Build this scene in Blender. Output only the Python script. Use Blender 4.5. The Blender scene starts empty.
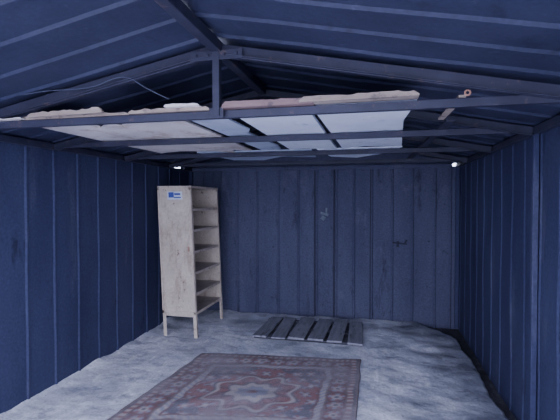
import bpy, math, random
from mathutils import Vector, Matrix, noise, Euler
random.seed(4)
XL,XR,YB,YF=-2.40,0.92,5.13,0.5
XC=(XL+XR)/2; ZE=1.87; ZA=2.20; CAMZ=1.43
SL=(ZA-ZE)/(XR-XC)

# ---------------- materials ----------------
def mat_new(name):
    m=bpy.data.materials.new(name); m.use_nodes=True
    nt=m.node_tree; b=nt.nodes['Principled BSDF']; return m,nt,b
def mixc(nt,fac,a,bcol):
    mx=nt.nodes.new('ShaderNodeMix'); mx.data_type='RGBA'
    nt.links.new(fac,mx.inputs[0]); nt.links.new(a,mx.inputs[6])
    if isinstance(bcol,tuple): mx.inputs[7].default_value=(*bcol,1)
    else: nt.links.new(bcol,mx.inputs[7])
    return mx.outputs[2]
def nmask(nt,vec,scale,thr,width=0.05,detail=8,rough=0.7,amt=1.0):
    n2=nt.nodes.new('ShaderNodeTexNoise'); n2.inputs['Scale'].default_value=scale; n2.inputs['Detail'].default_value=detail; n2.inputs['Roughness'].default_value=rough
    nt.links.new(vec,n2.inputs['Vector'])
    r2=nt.nodes.new('ShaderNodeValToRGB'); r2.color_ramp.elements[0].position=thr; r2.color_ramp.elements[1].position=thr+width
    r2.color_ramp.elements[1].color=(amt,amt,amt,1)
    nt.links.new(n2.outputs['Fac'],r2.inputs['Fac']); return r2.outputs['Color']
def rough_mat(name,c1,c2,scale=3.0,rough=0.6,bump=0.1,layers=(),stretch=(1,1,1),metal=0,bscale=None,detail=6,grain=0.0,spec=0.5):
    """layers: (color,scale,threshold,amount,stretch)"""
    m,nt,b=mat_new(name); N=nt.nodes; L=nt.links
    tc=N.new('ShaderNodeTexCoord'); mp=N.new('ShaderNodeMapping'); mp.inputs['Scale'].default_value=stretch
    L.new(tc.outputs['Object'],mp.inputs['Vector'])
    n=N.new('ShaderNodeTexNoise'); n.inputs['Scale'].default_value=scale; n.inputs['Detail'].default_value=detail; n.inputs['Roughness'].default_value=0.65
    L.new(mp.outputs[0],n.inputs['Vector'])
    r=N.new('ShaderNodeValToRGB'); r.color_ramp.elements[0].position=0.35; r.color_ramp.elements[1].position=0.68
    r.color_ramp.elements[0].color=(*c1,1); r.color_ramp.elements[1].color=(*c2,1)
    L.new(n.outputs['Fac'],r.inputs['Fac']); out=r.outputs['Color']
    for (c3,sc,thr,amt,st) in layers:
        m2=N.new('ShaderNodeMapping'); m2.inputs['Scale'].default_value=st; m2.inputs['Location'].default_value=(sc,thr*9,1)
        L.new(tc.outputs['Object'],m2.inputs['Vector'])
        out=mixc(nt,nmask(nt,m2.outputs[0],sc,thr,0.08,amt=amt),out,c3)
    if grain:
        wn=N.new('ShaderNodeTexNoise'); wn.inputs['Scale'].default_value=55; wn.inputs['Detail'].default_value=3
        L.new(tc.outputs['Object'],wn.inputs['Vector'])
        mr=N.new('ShaderNodeMapRange'); mr.inputs[1].default_value=0.3; mr.inputs[2].default_value=0.7; mr.inputs[3].default_value=1-grain; mr.inputs[4].default_value=1+grain
        L.new(wn.outputs['Fac'],mr.inputs[0])
        vm=N.new('ShaderNodeVectorMath'); vm.operation='SCALE'; L.new(out,vm.inputs[0]); L.new(mr.outputs[0],vm.inputs['Scale']); out=vm.outputs[0]
    L.new(out,b.inputs['Base Color']); b.inputs['Roughness'].default_value=rough; b.inputs['Metallic'].default_value=metal
    b.inputs['Specular IOR Level'].default_value=spec
    if bump:
        n3=N.new('ShaderNodeTexNoise'); n3.inputs['Scale'].default_value=bscale or scale*6; n3.inputs['Detail'].default_value=6
        L.new(tc.outputs['Object'],n3.inputs['Vector'])
        bp=N.new('ShaderNodeBump'); bp.inputs['Strength'].default_value=bump; bp.inputs['Distance'].default_value=0.02
        L.new(n3.outputs['Fac'],bp.inputs['Height']); L.new(bp.outputs[0],b.inputs['Normal'])
    return m
DK=(0.013,0.014,0.034)
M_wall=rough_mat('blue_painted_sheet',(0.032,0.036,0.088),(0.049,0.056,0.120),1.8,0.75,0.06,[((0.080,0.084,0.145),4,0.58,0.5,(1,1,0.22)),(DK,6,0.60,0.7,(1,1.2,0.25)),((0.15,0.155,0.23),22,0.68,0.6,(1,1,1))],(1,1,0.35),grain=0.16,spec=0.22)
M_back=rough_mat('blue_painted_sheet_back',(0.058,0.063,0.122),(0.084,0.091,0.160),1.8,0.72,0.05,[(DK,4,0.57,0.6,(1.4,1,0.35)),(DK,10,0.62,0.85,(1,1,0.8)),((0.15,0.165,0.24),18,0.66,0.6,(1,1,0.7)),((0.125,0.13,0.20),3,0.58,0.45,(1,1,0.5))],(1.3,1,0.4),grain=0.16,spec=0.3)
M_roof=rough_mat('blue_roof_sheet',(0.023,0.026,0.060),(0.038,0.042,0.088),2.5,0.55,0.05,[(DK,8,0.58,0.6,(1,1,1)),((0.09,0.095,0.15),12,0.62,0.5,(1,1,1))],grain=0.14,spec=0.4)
M_frame=rough_mat('dark_blue_steel',(0.018,0.019,0.043),(0.032,0.033,0.066),6,0.6,0.1,[((0.10,0.065,0.07),20,0.58,0.7,(1,1,1))])
M_cream=rough_mat('cream_enamel',(0.52,0.44,0.37),(0.66,0.57,0.49),4,0.6,0.05,[((0.34,0.25,0.19),5,0.54,0.6,(1.3,1.3,0.4)),((0.16,0.09,0.07),18,0.60,0.9,(1,1,0.8)),((0.66,0.62,0.60),9,0.62,0.6,(1,1,1))],grain=0.1)
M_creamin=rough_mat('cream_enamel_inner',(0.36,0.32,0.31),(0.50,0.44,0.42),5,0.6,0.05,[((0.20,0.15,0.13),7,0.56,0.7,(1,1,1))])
M_white=rough_mat('white_board',(0.68,0.74,0.88),(0.84,0.88,0.98),3,0.6,0.03,[((0.36,0.40,0.52),6,0.60,0.6,(1,1,1))])
M_grey=rough_mat('grey_board',(0.38,0.43,0.56),(0.48,0.53,0.67),4,0.6,0.03,[((0.2,0.23,0.33),6,0.58,0.6,(1,1,1))])
M_tan=rough_mat('stained_board',(0.52,0.48,0.48),(0.76,0.71,0.70),2.5,0.7,0.05,[((0.44,0.34,0.29),4,0.53,0.8,(1,1,1)),((0.17,0.16,0.23),8,0.62,0.8,(1,1,1))])
M_wood=rough_mat('pale_wood',(0.27,0.21,0.18),(0.44,0.36,0.31),6,0.75,0.2,[((0.12,0.09,0.09),13,0.56,0.8,(1,1,1))],(0.4,3,3))
M_redwood=rough_mat('red_wood',(0.15,0.09,0.09),(0.26,0.17,0.17),6,0.7,0.2,[((0.08,0.06,0.07),12,0.58,0.8,(1,1,1))],(0.4,3,3))
M_pallet=rough_mat('weathered_wood',(0.19,0.19,0.24),(0.32,0.32,0.38),5,0.85,0.3,[((0.08,0.08,0.11),8,0.57,0.8,(3,0.6,1))],(4,0.5,1))
M_pdark=rough_mat('dark_wood_gap_shade',(0.045,0.045,0.065),(0.09,0.09,0.12),5,0.9,0.3)  # dark wood for the runners and for the shade between slats
M_soil=rough_mat('dark_soil',(0.02,0.02,0.03),(0.07,0.07,0.09),8,0.95,0.6)
M_ground=rough_mat('outside_ground',(0.33,0.34,0.38),(0.45,0.46,0.5),2,0.9,0.3)
M_blk=rough_mat('black_scuff',(0.020,0.022,0.05),(0.03,0.035,0.07),8,0.8,0)
M_chalk=rough_mat('worn_paint_patch',(0.12,0.145,0.19),(0.19,0.22,0.27),20,0.8,0)
M_lblue=rough_mat('sticker_blue',(0.05,0.07,0.33),(0.07,0.10,0.42),8,0.5,0)
M_lwhite=rough_mat('sticker_white',(0.6,0.65,0.8),(0.7,0.75,0.88),8,0.5,0,[((0.3,0.3,0.35),20,0.6,0.8,(1,1,1))])
M_rust=rough_mat('rusty_ring',(0.3,0.14,0.10),(0.45,0.25,0.18),20,0.7,0.1)
M_cable=rough_mat('grey_cable',(0.05,0.055,0.1),(0.07,0.08,0.13),20,0.6,0)

# ---------------- helpers ----------------
class MB:
    def __init__(s): s.v=[];s.f=[];s.mi=[];s.mats=[]
    def m(s,mat):
        if mat not in s.mats: s.mats.append(mat)
        return s.mats.index(mat)
    def box(s,c,d,mat,rot=(0,0,0),taper=0,jit=0):
        R=Euler(rot).to_matrix(); k=len(s.v); i=s.m(mat)
        for z in(-1,1):
            for y in(-1,1):
                for x in(-1,1):
                    p=Vector((x*d[0]/2,y*d[1]/2,z*d[2]/2))
                    if jit: p+=Vector([random.uniform(-jit,jit) for _ in range(3)])
                    s.v.append(Vector(c)+R@p)
        for q in((0,2,3,1),(4,5,7,6),(0,1,5,4),(2,6,7,3),(0,4,6,2),(1,3,7,5)):
            s.f.append([k+a for a in q]); s.mi.append(i)
    def beam(s,a,b,w,h,mat,up=(0,0,1)):
        a=Vector(a);b=Vector(b);d=(b-a).normalized();sd=d.cross(Vector(up)).normalized();u=sd.cross(d)
        k=len(s.v);i=s.m(mat)
        for p in(a,b):
            for x,y in((-1,-1),(1,-1),(1,1),(-1,1)): s.v.append(p+sd*x*w/2+u*y*h/2)
        for q in((0,1,2,3),(4,7,6,5),(0,4,5,1),(1,5,6,2),(2,6,7,3),(3,7,4,0)):
            s.f.append([k+a for a in q]); s.mi.append(i)
    def angle(s,a,b,w,h,mat,t=0.005,up=(0,0,1)):
        a=Vector(a);b=Vector(b);d=(b-a).normalized();sd=d.cross(Vector(up)).normalized();u=sd.cross(d)
        s.beam(a,b,t,h,mat,up)
        o=sd*(-w/2)-u*(h/2-t/2)
        s.beam(a+o,b+o,w,t,mat,up)
    def poly(s,pts,mat):
        k=len(s.v); s.v+= [Vector(p) for p in pts]; s.f.append(list(range(k,k+len(pts)))); s.mi.append(s.m(mat))
    def make(s,name,bevel=0,fn=None):
        me=bpy.data.meshes.new(name); vs=[fn(v) if fn else v for v in s.v]
        me.from_pydata([tuple(v) for v in vs],[],s.f)
        for m in s.mats: me.materials.append(m)
        for p,i in zip(me.polygons,s.mi): p.material_index=i
        o=bpy.data.objects.new(name,me); bpy.context.collection.objects.link(o)
        if bevel:
            b=o.modifiers.new('bevel','BEVEL'); b.width=bevel; b.segments=2
        return o

def rib_profile(ribs,u0,u1,w=0.038,wt=0.018,d=0.02):
    pts=[(u0,0)]
    for r in ribs:
        if r-w/2<=u0 or r+w/2>=u1: continue
        pts+=[(r-w/2,0),(r-wt/2,d),(r+wt/2,d),(r+w/2,0)]
    pts.append((u1,0))
    out=[]
    for a,b in zip(pts,pts[1:]):
        out.append(a)
        L=b[0]-a[0]
        if L>0.12:
            for k in range(1,5): out.append((a[0]+L*k/5,0))
    out.append(pts[-1]); return out
def sheet(name,ribs,u0,u1,v0,v1,fn,mat,nv=14,dent=0.004,top=None,**kw):
    pr=rib_profile(ribs,u0,u1,**kw); verts=[];faces=[]
    for j in range(nv+1):
        for (u,d) in pr:
            vt=v1 if top is None else top(u)
            v=v0+(vt-v0)*j/nv
            dd=d+dent*noise.noise(Vector((u*3.3,v*1.8,len(name)*3.1)))
            verts.append(fn(u,dd,v))
    n=len(pr)
    for j in range(nv):
        for i in range(n-1):
            faces.append((j*n+i,j*n+i+1,(j+1)*n+i+1,(j+1)*n+i))
    me=bpy.data.meshes.new(name); me.from_pydata(verts,[],faces); me.materials.append(mat)
    o=bpy.data.objects.new(name,me); bpy.context.collection.objects.link(o); return o

# ---------------- shell ----------------
lr=[YF+0.14+0.262*i for i in range(20)]
ltop=lambda u: 1.832 if 4.66<u<4.86 else ZE+0.015
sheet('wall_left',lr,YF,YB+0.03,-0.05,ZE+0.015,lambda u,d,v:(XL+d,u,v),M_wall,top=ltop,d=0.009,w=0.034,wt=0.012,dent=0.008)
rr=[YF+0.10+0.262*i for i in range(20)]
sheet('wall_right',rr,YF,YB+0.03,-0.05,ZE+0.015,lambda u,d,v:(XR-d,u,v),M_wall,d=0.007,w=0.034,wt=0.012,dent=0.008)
br=[-2.2,-1.97,-1.74,-1.48,-1.2,-0.947,-0.719,-0.482,-0.27,-0.06,0.176,0.405,0.653,0.82]
sheet('wall_back',br,XL-0.03,XR+0.03,-0.05,1.825,lambda u,d,v:(u,YB-d,v),M_back,d=0.014,w=0.036,wt=0.012)
g=MB(); 
g.poly([(XL-.03,YB,1.86),(XR+.03,YB,1.86),(XR+.03,YB,ZE+0.02),(XC,YB,ZA+0.02),(XL-.03,YB,ZE+0.02)],M_back)
g.poly([(XL-0.03,YB+0.002,1.815),(XR-0.075,YB+0.002,1.815),(XR-0.085,YB+0.002,1.845),(XR-0.06,YB+0.002,1.87),(XL-0.03,YB+0.002,1.87)],M_back)
g.poly([(XR-0.055,YB+0.002,1.815),(XR+.03,YB+0.002,1.815),(XR+0.03,YB+0.002,1.87),(XR-0.035,YB+0.002,1.87)],M_back)
g.make('gable_back')
rf=[YF+0.05+0.215*i for i in range(26)]
ln=XR-XC+0.05
def roofR(u,d,v): return (XC+v,u,ZA-SL*v-d)
def roofLf(u,d,v): return (XC-v,u,ZA-SL*v-d)
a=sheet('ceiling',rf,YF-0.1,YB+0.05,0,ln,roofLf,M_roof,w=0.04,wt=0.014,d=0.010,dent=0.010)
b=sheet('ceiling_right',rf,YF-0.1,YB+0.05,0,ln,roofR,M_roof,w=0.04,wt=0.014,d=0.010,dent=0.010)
bpy.ops.object.select_all(action='DESELECT'); a.select_set(True); b.select_set(True); bpy.context.view_layer.objects.active=a; bpy.ops.object.join()

t=MB()
t.beam((XC,YF,ZA-0.045),(XC,YB,ZA-0.045),0.05,0.05,M_frame)
t.make('ridge_beam',0.004)
t=MB(); t.beam((XL+0.03,YF,1.835),(XL+0.03,4.60,1.835),0.03,0.045,M_frame); t.beam((XL+0.03,4.88,1.835),(XL+0.03,YB-.02,1.835),0.03,0.045,M_frame); t.make('trim_left',0.003)
t=MB(); t.beam((XR-0.03,YF,1.835),(XR-0.03,YB-0.02,1.835),0.03,0.045,M_frame); t.make('trim_right',0.003)
t=MB(); t.beam((XL+0.05,YB-0.04,1.83),(XR-0.11,YB-0.04,1.83),0.03,0.05,M_back); t.make('trim_back',0.003)
t=MB(); t.beam((XR-0.03,2.70,-0.03),(XR-0.03,2.70,1.82),0.03,0.035,M_wall,up=(0,1,0)); t.make('wall_post',0.003)
for x in(XL+0.03,XR-0.03):
    t=MB(); t.beam((x,YF+0.02,-0.03),(x,YF+0.02,1.86),0.06,0.06,M_frame,up=(0,1,0)); t.make('door_post',0.004)
t=MB(); t.box(((XL+0.03),YB-0.03,0.9),(0.04,0.03,1.84),M_wall); t.box(((XR-0.03),YB-0.03,0.9),(0.04,0.03,1.84),M_wall); t.make('trim_corners',0.003)
t=MB()
for x in(-0.745,-0.51,-0.075): t.box((x,YB-0.010,0.91),(0.014,0.012,1.82),M_blk)
t.make('trim_seams',0.002)

def truss(y,king=True,chord=0.055,tie=0.036):
    t=MB()
    t.angle((XL+0.05,y,1.843),(XR-0.05,y,1.843),0.03,tie,M_frame)
    for s in(-1,1):
        xe=XC+s*(XR-XC-0.05)
        t.beam((XC,y,ZA-0.055),(xe,y,ZA-SL*(XR-XC-0.05)-0.05),0.035,chord,M_frame)
        t.beam((XC+s*0.02,y-0.02,ZA-0.078),(xe,y-0.02,ZA-SL*(XR-XC-0.05)-0.075),0.03,0.005,M_frame)
    if king:
        t.beam((XC,y-0.02,1.83),(XC,y-0.02,ZA-0.05),0.034,0.034,M_frame,up=(0,1,0))
        t.box((XC,y-0.03,ZA-0.085),(0.26,0.006,0.045),M_frame)
        t.box((XC,y-0.026,1.845),(0.07,0.006,0.05),M_frame)
        for dx in(-.1,-.04,.04,.1): t.box((XC+dx,y-0.036,ZA-0.085),(0.014,0.008,0.014),M_frame)
    t.make('roof_truss',0.002)
truss(1.90); truss(2.70,False,0.045); truss(3.60,False,0.045); truss(4.48,False,0.04)

def board(name,pts,z,th,mat,sag=0.01,seed=0,droop=None):
    t=MB(); n=len(pts); dr=dict(droop or [])
    lo=[(x,y,z+sag*noise.noise(Vector((x*3,y*3,seed)))+dr.get(i,0)) for i,(x,y) in enumerate(pts)]
    c=(sum(p[0] for p in lo)/n,sum(p[1] for p in lo)/n,z)
    for i in range(n):
        a=lo[i]; b=lo[(i+1)%n]
        up=lambda p:(p[0],p[1],p[2]+th)
        t.poly([b,a,c],mat); t.poly([up(a),up(b),up(c)],mat); t.poly([a,b,up(b),up(a)],mat)
    return t.make(name)
ZB=1.868
board('ceiling_board',[(-1.96,2.06),(-1.86,1.97),(-1.70,1.99),(-1.62,2.22),(-1.50,2.12),(-1.44,2.20),(-1.36,2.00),(-1.22,2.04),(-1.16,1.97),(-1.04,1.97),(-1.03,2.7),(-1.06,3.5),(-1.22,3.42),(-1.25,3.64),(-1.4,3.5),(-1.70,3.44),(-1.93,3.52),(-1.97,2.7)],ZB,0.010,M_tan)
board('ceiling_board',[(-1.00,1.97),(-0.85,1.98),(-0.79,2.15),(-0.77,2.5),(-0.82,2.56),(-0.78,3.3),(-0.80,3.5),(-0.98,3.55)],ZB+.004,0.010,M_grey)
board('ceiling_board',[(-0.71,2.04),(-0.5,1.97),(-0.325,1.97),(-0.33,3.55),(-0.55,3.45),(-0.72,3.5)],ZB,0.018,M_white)
board('ceiling_board',[(-0.30,1.97),(0.17,1.96),(0.14,2.4),(0.16,2.9),(0.19,3.5),(-0.1,3.44),(-0.28,3.55)],ZB,0.018,M_white)
board('ceiling_board',[(-1.6,3.57),(-0.55,3.58),(-0.6,4.2),(-0.9,4.1),(-1.2,4.4),(-1.5,4.3)],ZB,0.010,M_grey)
board('ceiling_board',[(-0.50,3.56),(0.20,3.57),(0.1,4.0),(-0.2,4.3),(-0.45,4.2)],ZB,0.010,M_white)
board('ceiling_board',[(-1.75,2.75),(-1.30,2.78),(-1.05,2.74),(-1.06,2.82),(-1.32,2.86),(-1.72,2.82)],ZB-0.004,0.004,M_wood)
def plank(name,x0,x1,y,z,w,h,mat,rot=0,tilt=0,amp=0.5):
    n=24; vs=[];fs=[]
    for i in range(n+1):
        u=i/n; x=x0+(x1-x0)*u
        hh=h*(0.8+amp*noise.noise(Vector((x*9,y,3)))+amp*.6*noise.noise(Vector((x*30,y,5))) )
        if i in(0,n): hh*=0.4
        yy=y+math.tan(rot)*(x-(x0+x1)/2); zz=z+tilt*(x-x0)
        vs+=[(x,yy,zz),(x,yy+w,zz),(x,yy+w,zz+hh),(x,yy,zz+hh)]
    for i in range(n):
        k=4*i
        for a,b in((0,1),(1,2),(2,3),(3,0)): fs.append((k+a,k+4+a,k+4+b,k+b))
    fs+=[(0,1,2,3),(4*n,4*n+3,4*n+2,4*n+1)]
    me=bpy.data.meshes.new(name); me.from_pydata(vs,[],fs); me.materials.append(mat)
    o=bpy.data.objects.new(name,me); bpy.context.collection.objects.link(o)
plank('wooden_plank',-1.88,-1.22,1.90,1.864,0.06,0.018,M_wood,0.0,0.0,0.7)
plank('wooden_plank',-1.78,-1.34,1.85,1.866,0.02,0.028,M_wood,0,0.012,0.5)
plank('wooden_plank',-2.12,-1.84,1.87,1.864,0.05,0.010,M_tan,0,0.0,0.8)
plank('wooden_plank',-1.21,-0.78,1.88,1.864,0.07,0.026,M_wood,0,0,0.6)
plank('wooden_plank',-1.00,-0.82,1.85,1.880,0.03,0.014,M_tan,0,0,0.5)
plank('wooden_plank',-0.71,-0.28,1.86,1.864,0.09,0.034,M_redwood,amp=0.3)
plank('wooden_plank',-0.34,0.17,1.845,1.868,0.07,0.028,M_wood,0,0.004,0.3)
t=MB(); t.box((0.34,2.15,1.87),(0.03,0.5,0.012),M_wood,(0,0,0.03)); t.make('wooden_batten',0.002)
t=MB(); t.box((0.36,3.5,1.87),(0.05,2.1,0.014),M_frame,(0,0,0.03)); t.make('steel_strap',0.002)
bpy.ops.mesh.primitive_torus_add(major_radius=0.010,minor_radius=0.004,location=(0.36,1.86,1.873),rotation=(math.pi/2,0,0))
o=bpy.context.object; o.name='rusty_ring'; o.data.materials.append(M_rust)
cu=bpy.data.curves.new('hanging_cable','CURVE'); cu.dimensions='3D'; cu.bevel_depth=0.0024
pts=[(-2.3,1.80,1.90),(-2.0,1.84,1.955),(-1.7,1.84,1.99),(-1.4,1.85,2.0),(-1.2,1.85,2.035),(-1.1,1.86,1.98),(-1.0,1.9,1.93)]
sp=cu.splines.new('BEZIER'); sp.bezier_points.add(len(pts)-1)
for p,c in zip(sp.bezier_points,pts): p.co=c; p.handle_left_type=p.handle_right_type='AUTO'
o=bpy.data.objects.new('hanging_cable',cu); bpy.context.collection.objects.link(o); cu.materials.append(M_cable)

# ---------------- floor ----------------
def redge(y):
    e=0.84+0.07*noise.noise(Vector((y*2.2,1,0)))+0.03*noise.noise(Vector((y*9,1,0)))
    if y>4.4: e-=0.28*((y-4.4)/0.6)**2
    return e
nx,ny=220,300; vs=[];fs=[];floor_dark=[]
for j in range(ny+1):
    y=YF-0.3+(YB-0.03-(YF-0.3))*j/ny; xe=redge(y)
    for i in range(nx+1):
        x=XL+(xe-XL)*i/nx
        z=0.006*noise.noise(Vector((x*2,y*2,0)))+0.004*noise.noise(Vector((x*9,y*9,2)))+0.003*noise.noise(Vector((x*25,y*25,2)))
        if x>-0.05: z+=0.016*noise.noise(Vector((x*3+y,y*5,8)))
        z+=0.05*max(0,0.5+noise.noise(Vector((y*3,0,5))))*math.exp(-(x-XL)/0.10)
        z+=0.03*max(0,0.5+noise.noise(Vector((x*4,0,5))))*math.exp(-(YB-y)/0.10)
        if (-1.85<x<-0.0 and 1.6<y<4.1) or (-1.4<x<-.05 and 4.0<y<5.0): z=min(z,0.0)
        if i>=nx: z=-0.045
        vs.append((x,y,z))
        dv=0.60*max(0,min(1,(x-0.0)/0.6))+0.30*max(0,min(1,(y-3.9)/1.1))  # floor colour darkens to the right and back, most along those edges
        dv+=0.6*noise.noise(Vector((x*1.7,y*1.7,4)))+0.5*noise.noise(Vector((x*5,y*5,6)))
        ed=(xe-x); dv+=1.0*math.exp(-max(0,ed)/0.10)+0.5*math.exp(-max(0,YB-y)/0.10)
        floor_dark.append(max(0,min(1,dv)))
for j in range(ny):
    for i in range(nx):
        k=j*(nx+1)+i; fs.append((k,k+1,k+nx+2,k+nx+1))
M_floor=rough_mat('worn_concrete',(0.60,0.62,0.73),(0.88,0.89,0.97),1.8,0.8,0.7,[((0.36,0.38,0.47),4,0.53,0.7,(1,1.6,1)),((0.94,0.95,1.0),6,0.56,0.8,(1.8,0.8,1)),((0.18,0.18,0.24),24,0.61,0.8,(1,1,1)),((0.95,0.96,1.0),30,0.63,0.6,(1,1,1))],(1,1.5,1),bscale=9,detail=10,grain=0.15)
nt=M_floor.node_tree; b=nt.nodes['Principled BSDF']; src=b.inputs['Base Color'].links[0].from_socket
at=nt.nodes.new('ShaderNodeAttribute'); at.attribute_name='floor_dark'
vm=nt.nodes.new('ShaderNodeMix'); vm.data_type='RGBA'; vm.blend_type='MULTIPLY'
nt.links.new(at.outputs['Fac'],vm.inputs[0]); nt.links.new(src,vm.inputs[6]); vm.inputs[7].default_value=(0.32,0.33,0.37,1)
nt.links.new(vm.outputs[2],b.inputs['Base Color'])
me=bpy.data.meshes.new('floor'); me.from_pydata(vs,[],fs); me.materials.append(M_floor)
at=me.attributes.new('floor_dark','FLOAT','POINT'); at.data.foreach_set('value',floor_dark)
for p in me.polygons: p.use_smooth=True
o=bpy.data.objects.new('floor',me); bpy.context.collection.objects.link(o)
t=MB(); t.box((XC,(YF+YB)/2,-0.07),(XR-XL+0.1,YB-YF+0.1,0.05),M_soil); t.make('soil_bed')
t=MB(); t.box((0,0,-0.16),(60,60,0.1),M_ground); t.make('ground')

# ---------------- shelf cabinet ----------------
X0,X1,Y0,Y1=-2.19,-1.815,4.03,4.78; Zb,Zt=0.25,1.575; th=0.006
c=MB()
c.box(((X0+X1)/2,Y0,(Zb+Zt)/2),(X1-X0,th,Zt-Zb),M_cream)
c.box(((X0+X1)/2,Y1,(Zb+Zt)/2),(X1-X0,th,Zt-Zb),M_cream)
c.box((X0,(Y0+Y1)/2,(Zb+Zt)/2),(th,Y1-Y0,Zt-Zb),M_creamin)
c.box(((X0+X1)/2,(Y0+Y1)/2,Zt),(X1-X0+0.01,Y1-Y0+0.01,0.022),M_cream)
for z in(1.345,1.125,0.90,0.68,0.46,Zb+0.01):
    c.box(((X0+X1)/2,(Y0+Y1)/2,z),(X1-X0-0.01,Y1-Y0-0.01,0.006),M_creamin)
    c.box((X1-0.006,(Y0+Y1)/2,z-0.009),(0.006,Y1-Y0-0.02,0.026),M_cream)
for y in(Y0,Y1):
    s=1 if y==Y0 else -1
    c.box((X1-0.002,y+s*0.014,(Zb+Zt)/2),(0.008,0.03,Zt-Zb),M_cream)
for x in(X0+0.010,X1-0.010): c.box((x,Y0-0.006,(Zb+Zt)/2),(0.02,0.008,Zt-Zb),M_cream)
for z in(Zb+0.012,Zt-0.02): c.box(((X0+X1)/2,Y0-0.006,z),(X1-X0,0.008,0.024),M_cream)
c.box(((X0+X1)/2-0.0,Y0-0.004,0.62),(X1-X0-0.06,0.003,0.006),M_cream)
lean=math.radians(2.4)
for x,y in((X0+0.015,Y0+0.015),(X1-0.015,Y0+0.015),(X0+0.015,Y1-0.015),(X1-0.015,Y1-0.015)):
    sx=1 if x<-2 else -1; sy=1 if y<4.4 else -1
    c.box((x-sx*0.012,y,Zb/2+0.02),(0.006,0.036,Zb+0.04),M_cream)
    c.box((x,y-sy*0.012,Zb/2+0.02),(0.036,0.006,Zb+0.04),M_cream)
for y in(Y0+0.02,Y1-0.02): c.box(((X0+X1)/2,y,Zb-0.02),(X1-X0-0.03,0.006,0.035),M_cream)
c.box((-1.995,Y0-0.0045,1.485),(0.17,0.002,0.085),M_lwhite)
c.box((-2.035,Y0-0.006,1.492),(0.06,0.002,0.055),M_lblue)
c.box((-1.965,Y0-0.006,1.50),(0.07,0.002,0.02),M_lblue)
c.box((-1.965,Y0-0.006,1.465),(0.08,0.002,0.012),M_lblue)
c.box((-1.86,Y0-0.01,0.93),(0.012,0.01,0.05),M_rust)
def lf(v):
    if v.z<0.05: return Vector((v.x,v.y,0.0))
    return Vector((v.x-math.sin(lean)*(v.z),v.y,v.z))
c.make('metal_shelf_cabinet',0.0015,lf)

# ---------------- pallet ----------------
p=MB(); PY=4.52
for y in(PY-.30,PY,PY+.30): p.box((-0.70,y,0.012),(1.10,0.08,0.024),M_pdark)
p.box((-0.70,PY,0.006),(1.08,0.68,0.008),M_pdark)  # dark sheet under the slats; gap shade put into its colour
xs=[-1.165,-0.985,-0.79,-0.585,-0.40,-0.215]; ws=[0.15,0.14,0.17,0.16,0.15,0.145]
for x,w in zip(xs,ws): p.box((x,PY+random.uniform(-.03,.03),0.034),(w,0.77+random.uniform(-.04,.04),0.020),M_pallet,(random.uniform(-.008,.008),random.uniform(-.03,.03),random.uniform(-.04,.04)),jit=0.003)
p.make('wooden_pallet',0.002)

# ---------------- rug ----------------
FR,FL,NR,NL=Vector((-.13,3.80,0)),Vector((-1.58,3.62,0)),Vector((-.12,2.45,0)),Vector((-1.72,2.15,0))
W,Lg=1.5,1.42
red=(0.28,0.125,0.13);dred=(0.18,0.09,0.10);navy=(0.13,0.125,0.165);blue=(0.28,0.29,0.37);crm=(0.48,0.42,0.41);brn=(0.20,0.15,0.155)
def motif(a,b,per):
    a=(a/per)%1-0.5; b=(b/per)%1-0.5
    return abs(a)+abs(b), math.hypot(a,b), math.atan2(b,a)
def rugc(u,v):
    wx=0.02*noise.noise(Vector((u*14,v*14,1))); wy=0.02*noise.noise(Vector((u*14,v*14,5)))
    x=u*W+wx;y=v*Lg+wy; d=min(x,W-x,y,Lg-y)
    along=y if min(x,W-x)<min(y,Lg-y) else x
    if d<0.02: c=brn
    elif d<0.035: c=navy
    elif d<0.075: c=crm if (along/0.055)%1<0.5 else red
    elif d<0.085: c=brn
    elif d<0.225:
        m,r,a=motif(along,d-0.085,0.14)
        c=dred
        if r<0.42: c=blue if math.cos(5*a+along*9)>0.0 else red
        if r<0.24: c=crm
        if r<0.12: c=navy
        if m>0.85: c=navy
    elif d<0.24: c=brn
    elif d<0.285: c=crm if (along/0.05+d/0.05)%1<0.5 else blue
    elif d<0.30: c=dred
    else:
        cy=y-0.66; cx=x-W/2
        q=math.hypot(cx*0.9,cy)*(1+0.12*math.cos(8*math.atan2(cy,cx)))
        if q<0.035: c=red
        elif q<0.10: c=blue
        elif q<0.15: c=crm
        elif q<0.17: c=navy
        elif q<0.25:
            c=red if math.cos(16*math.atan2(cy,cx))>0 else dred
        elif q<0.275: c=crm
        elif q<0.29: c=navy
        else:
            m,r,a=motif(x+0.04*math.sin(y*20),y,0.12)
            corner=abs(cx)+abs(cy)>0.55
            c=navy if corner else red
            if r<0.34: c=(red if corner else dred) if math.cos(4*a)>0 else blue
            if r<0.14: c=crm
    return c
nu,nv=320,320; vs=[];fs=[];cols=[]
for j in range(nv+1):
    for i in range(nu+1):
        u=i/nu;v=j/nv
        a=NL.lerp(NR,u);b=FL.lerp(FR,u);q=a.lerp(b,v)
        q.x+=0.025*noise.noise(Vector((v*5,u*2,1)));q.y+=0.03*noise.noise(Vector((u*4,v*2,7)))
        edge=min(u,1-u,v,1-v)
        q.z=0.014+0.014*max(0,noise.noise(Vector((u*3,v*7,3))))+(0 if edge>0 else -0.011)
        vs.append(q[:])
        s=0.005
        cs=[rugc(u,v),rugc(u+s,v),rugc(u-s,v),rugc(u,v+s),rugc(u,v-s)]
        c=[sum(k[t_] for k in cs)/5 for t_ in range(3)]
        w=0.5+0.95*noise.noise(Vector((u*3.3,v*3.3,9)))+0.55*noise.noise(Vector((u*14,v*14,3)))+0.5*noise.noise(Vector((u*90,v*90,2)))
        w=0.14+max(0,min(1,w))*0.60
        dust=(0.32,0.285,0.325); cols.append([c[k]*(1-w)+dust[k]*w for k in range(3)]+[1])
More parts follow.
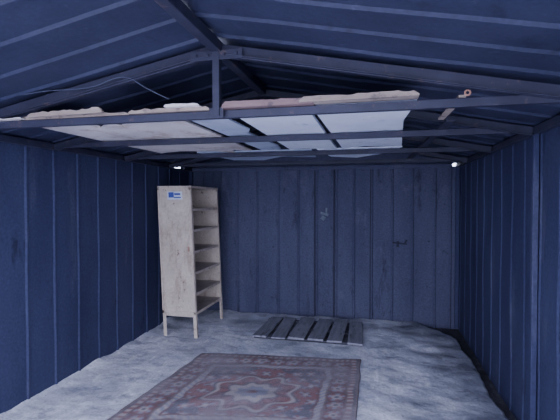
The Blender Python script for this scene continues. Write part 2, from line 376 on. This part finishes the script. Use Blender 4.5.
for j in range(nv):
    for i in range(nu):
        k=j*(nu+1)+i; fs.append((k,k+1,k+nu+2,k+nu+1))
me=bpy.data.meshes.new('persian_rug'); me.from_pydata(vs,[],fs)
ca=me.color_attributes.new('weave','FLOAT_COLOR','POINT')
for i,c in enumerate(cols): ca.data[i].color=c
for pl in me.polygons: pl.use_smooth=True
m,nt,b=mat_new('rug_wool'); at=nt.nodes.new('ShaderNodeAttribute'); at.attribute_name='weave'
nt.links.new(at.outputs['Color'],b.inputs['Base Color']); b.inputs['Roughness'].default_value=0.95
nn=nt.nodes.new('ShaderNodeTexNoise'); nn.inputs['Scale'].default_value=160; bp=nt.nodes.new('ShaderNodeBump'); bp.inputs['Strength'].default_value=.4; bp.inputs['Distance'].default_value=.005
tc=nt.nodes.new('ShaderNodeTexCoord'); nt.links.new(tc.outputs['Object'],nn.inputs['Vector'])
nt.links.new(nn.outputs['Fac'],bp.inputs['Height']); nt.links.new(bp.outputs[0],b.inputs['Normal'])
me.materials.append(m)
o=bpy.data.objects.new('persian_rug',me); bpy.context.collection.objects.link(o)

t=MB(); t.box((-0.625,YB-0.012,1.27),(0.10,0.012,0.03),M_chalk,(0,0.3,0)); t.box((-0.60,YB-0.018,1.30),(0.02,0.02,0.09),M_chalk); t.box((-0.64,YB-0.012,1.22),(0.05,0.01,0.05),M_chalk,(0,.6,0)); t.make('door_latch',0.002)
t=MB(); t.box((0.26,YB-0.010,0.93),(0.17,0.008,0.018),M_blk,(0,.1,0)); t.box((0.24,YB-0.012,0.92),(0.03,0.01,0.07),M_blk); t.box((0.33,YB-0.010,0.95),(0.02,0.008,0.05),M_blk,(0,.5,0)); t.make('wall_bracket',0.002)

# ---------------- light ----------------
w=bpy.data.worlds.new('World'); bpy.context.scene.world=w; w.use_nodes=True
bg=w.node_tree.nodes['Background']; bg.inputs[0].default_value=(0.70,0.75,1.0,1); bg.inputs[1].default_value=8.2
pl=bpy.data.lights.new('door_portal','AREA'); pl.shape='RECTANGLE'; pl.size=3.3; pl.size_y=2.1; pl.cycles.is_portal=True
o=bpy.data.objects.new('door_portal',pl); bpy.context.collection.objects.link(o); o.location=(XC,YF-0.05,1.05); o.rotation_euler=(math.radians(90),0,0)
s=bpy.data.lights.new('bounce_fill_sun','SUN'); s.energy=2; s.angle=math.radians(8); s.color=(0.9,0.9,1.0)  # added soft lamp, fills the ceiling by bounce; the sky is overcast
o=bpy.data.objects.new('bounce_fill_sun',s); bpy.context.collection.objects.link(o); o.rotation_euler=(math.radians(28),math.radians(12),0)

# ---------------- camera ----------------
cd=bpy.data.cameras.new('camera'); cd.lens=27; cd.sensor_width=36
co=bpy.data.objects.new('camera',cd); bpy.context.collection.objects.link(co)
co.location=(0,0,CAMZ); co.rotation_euler=(math.radians(88.75),0,math.radians(13.0)); cd.clip_start=0.02
bpy.context.scene.camera=co
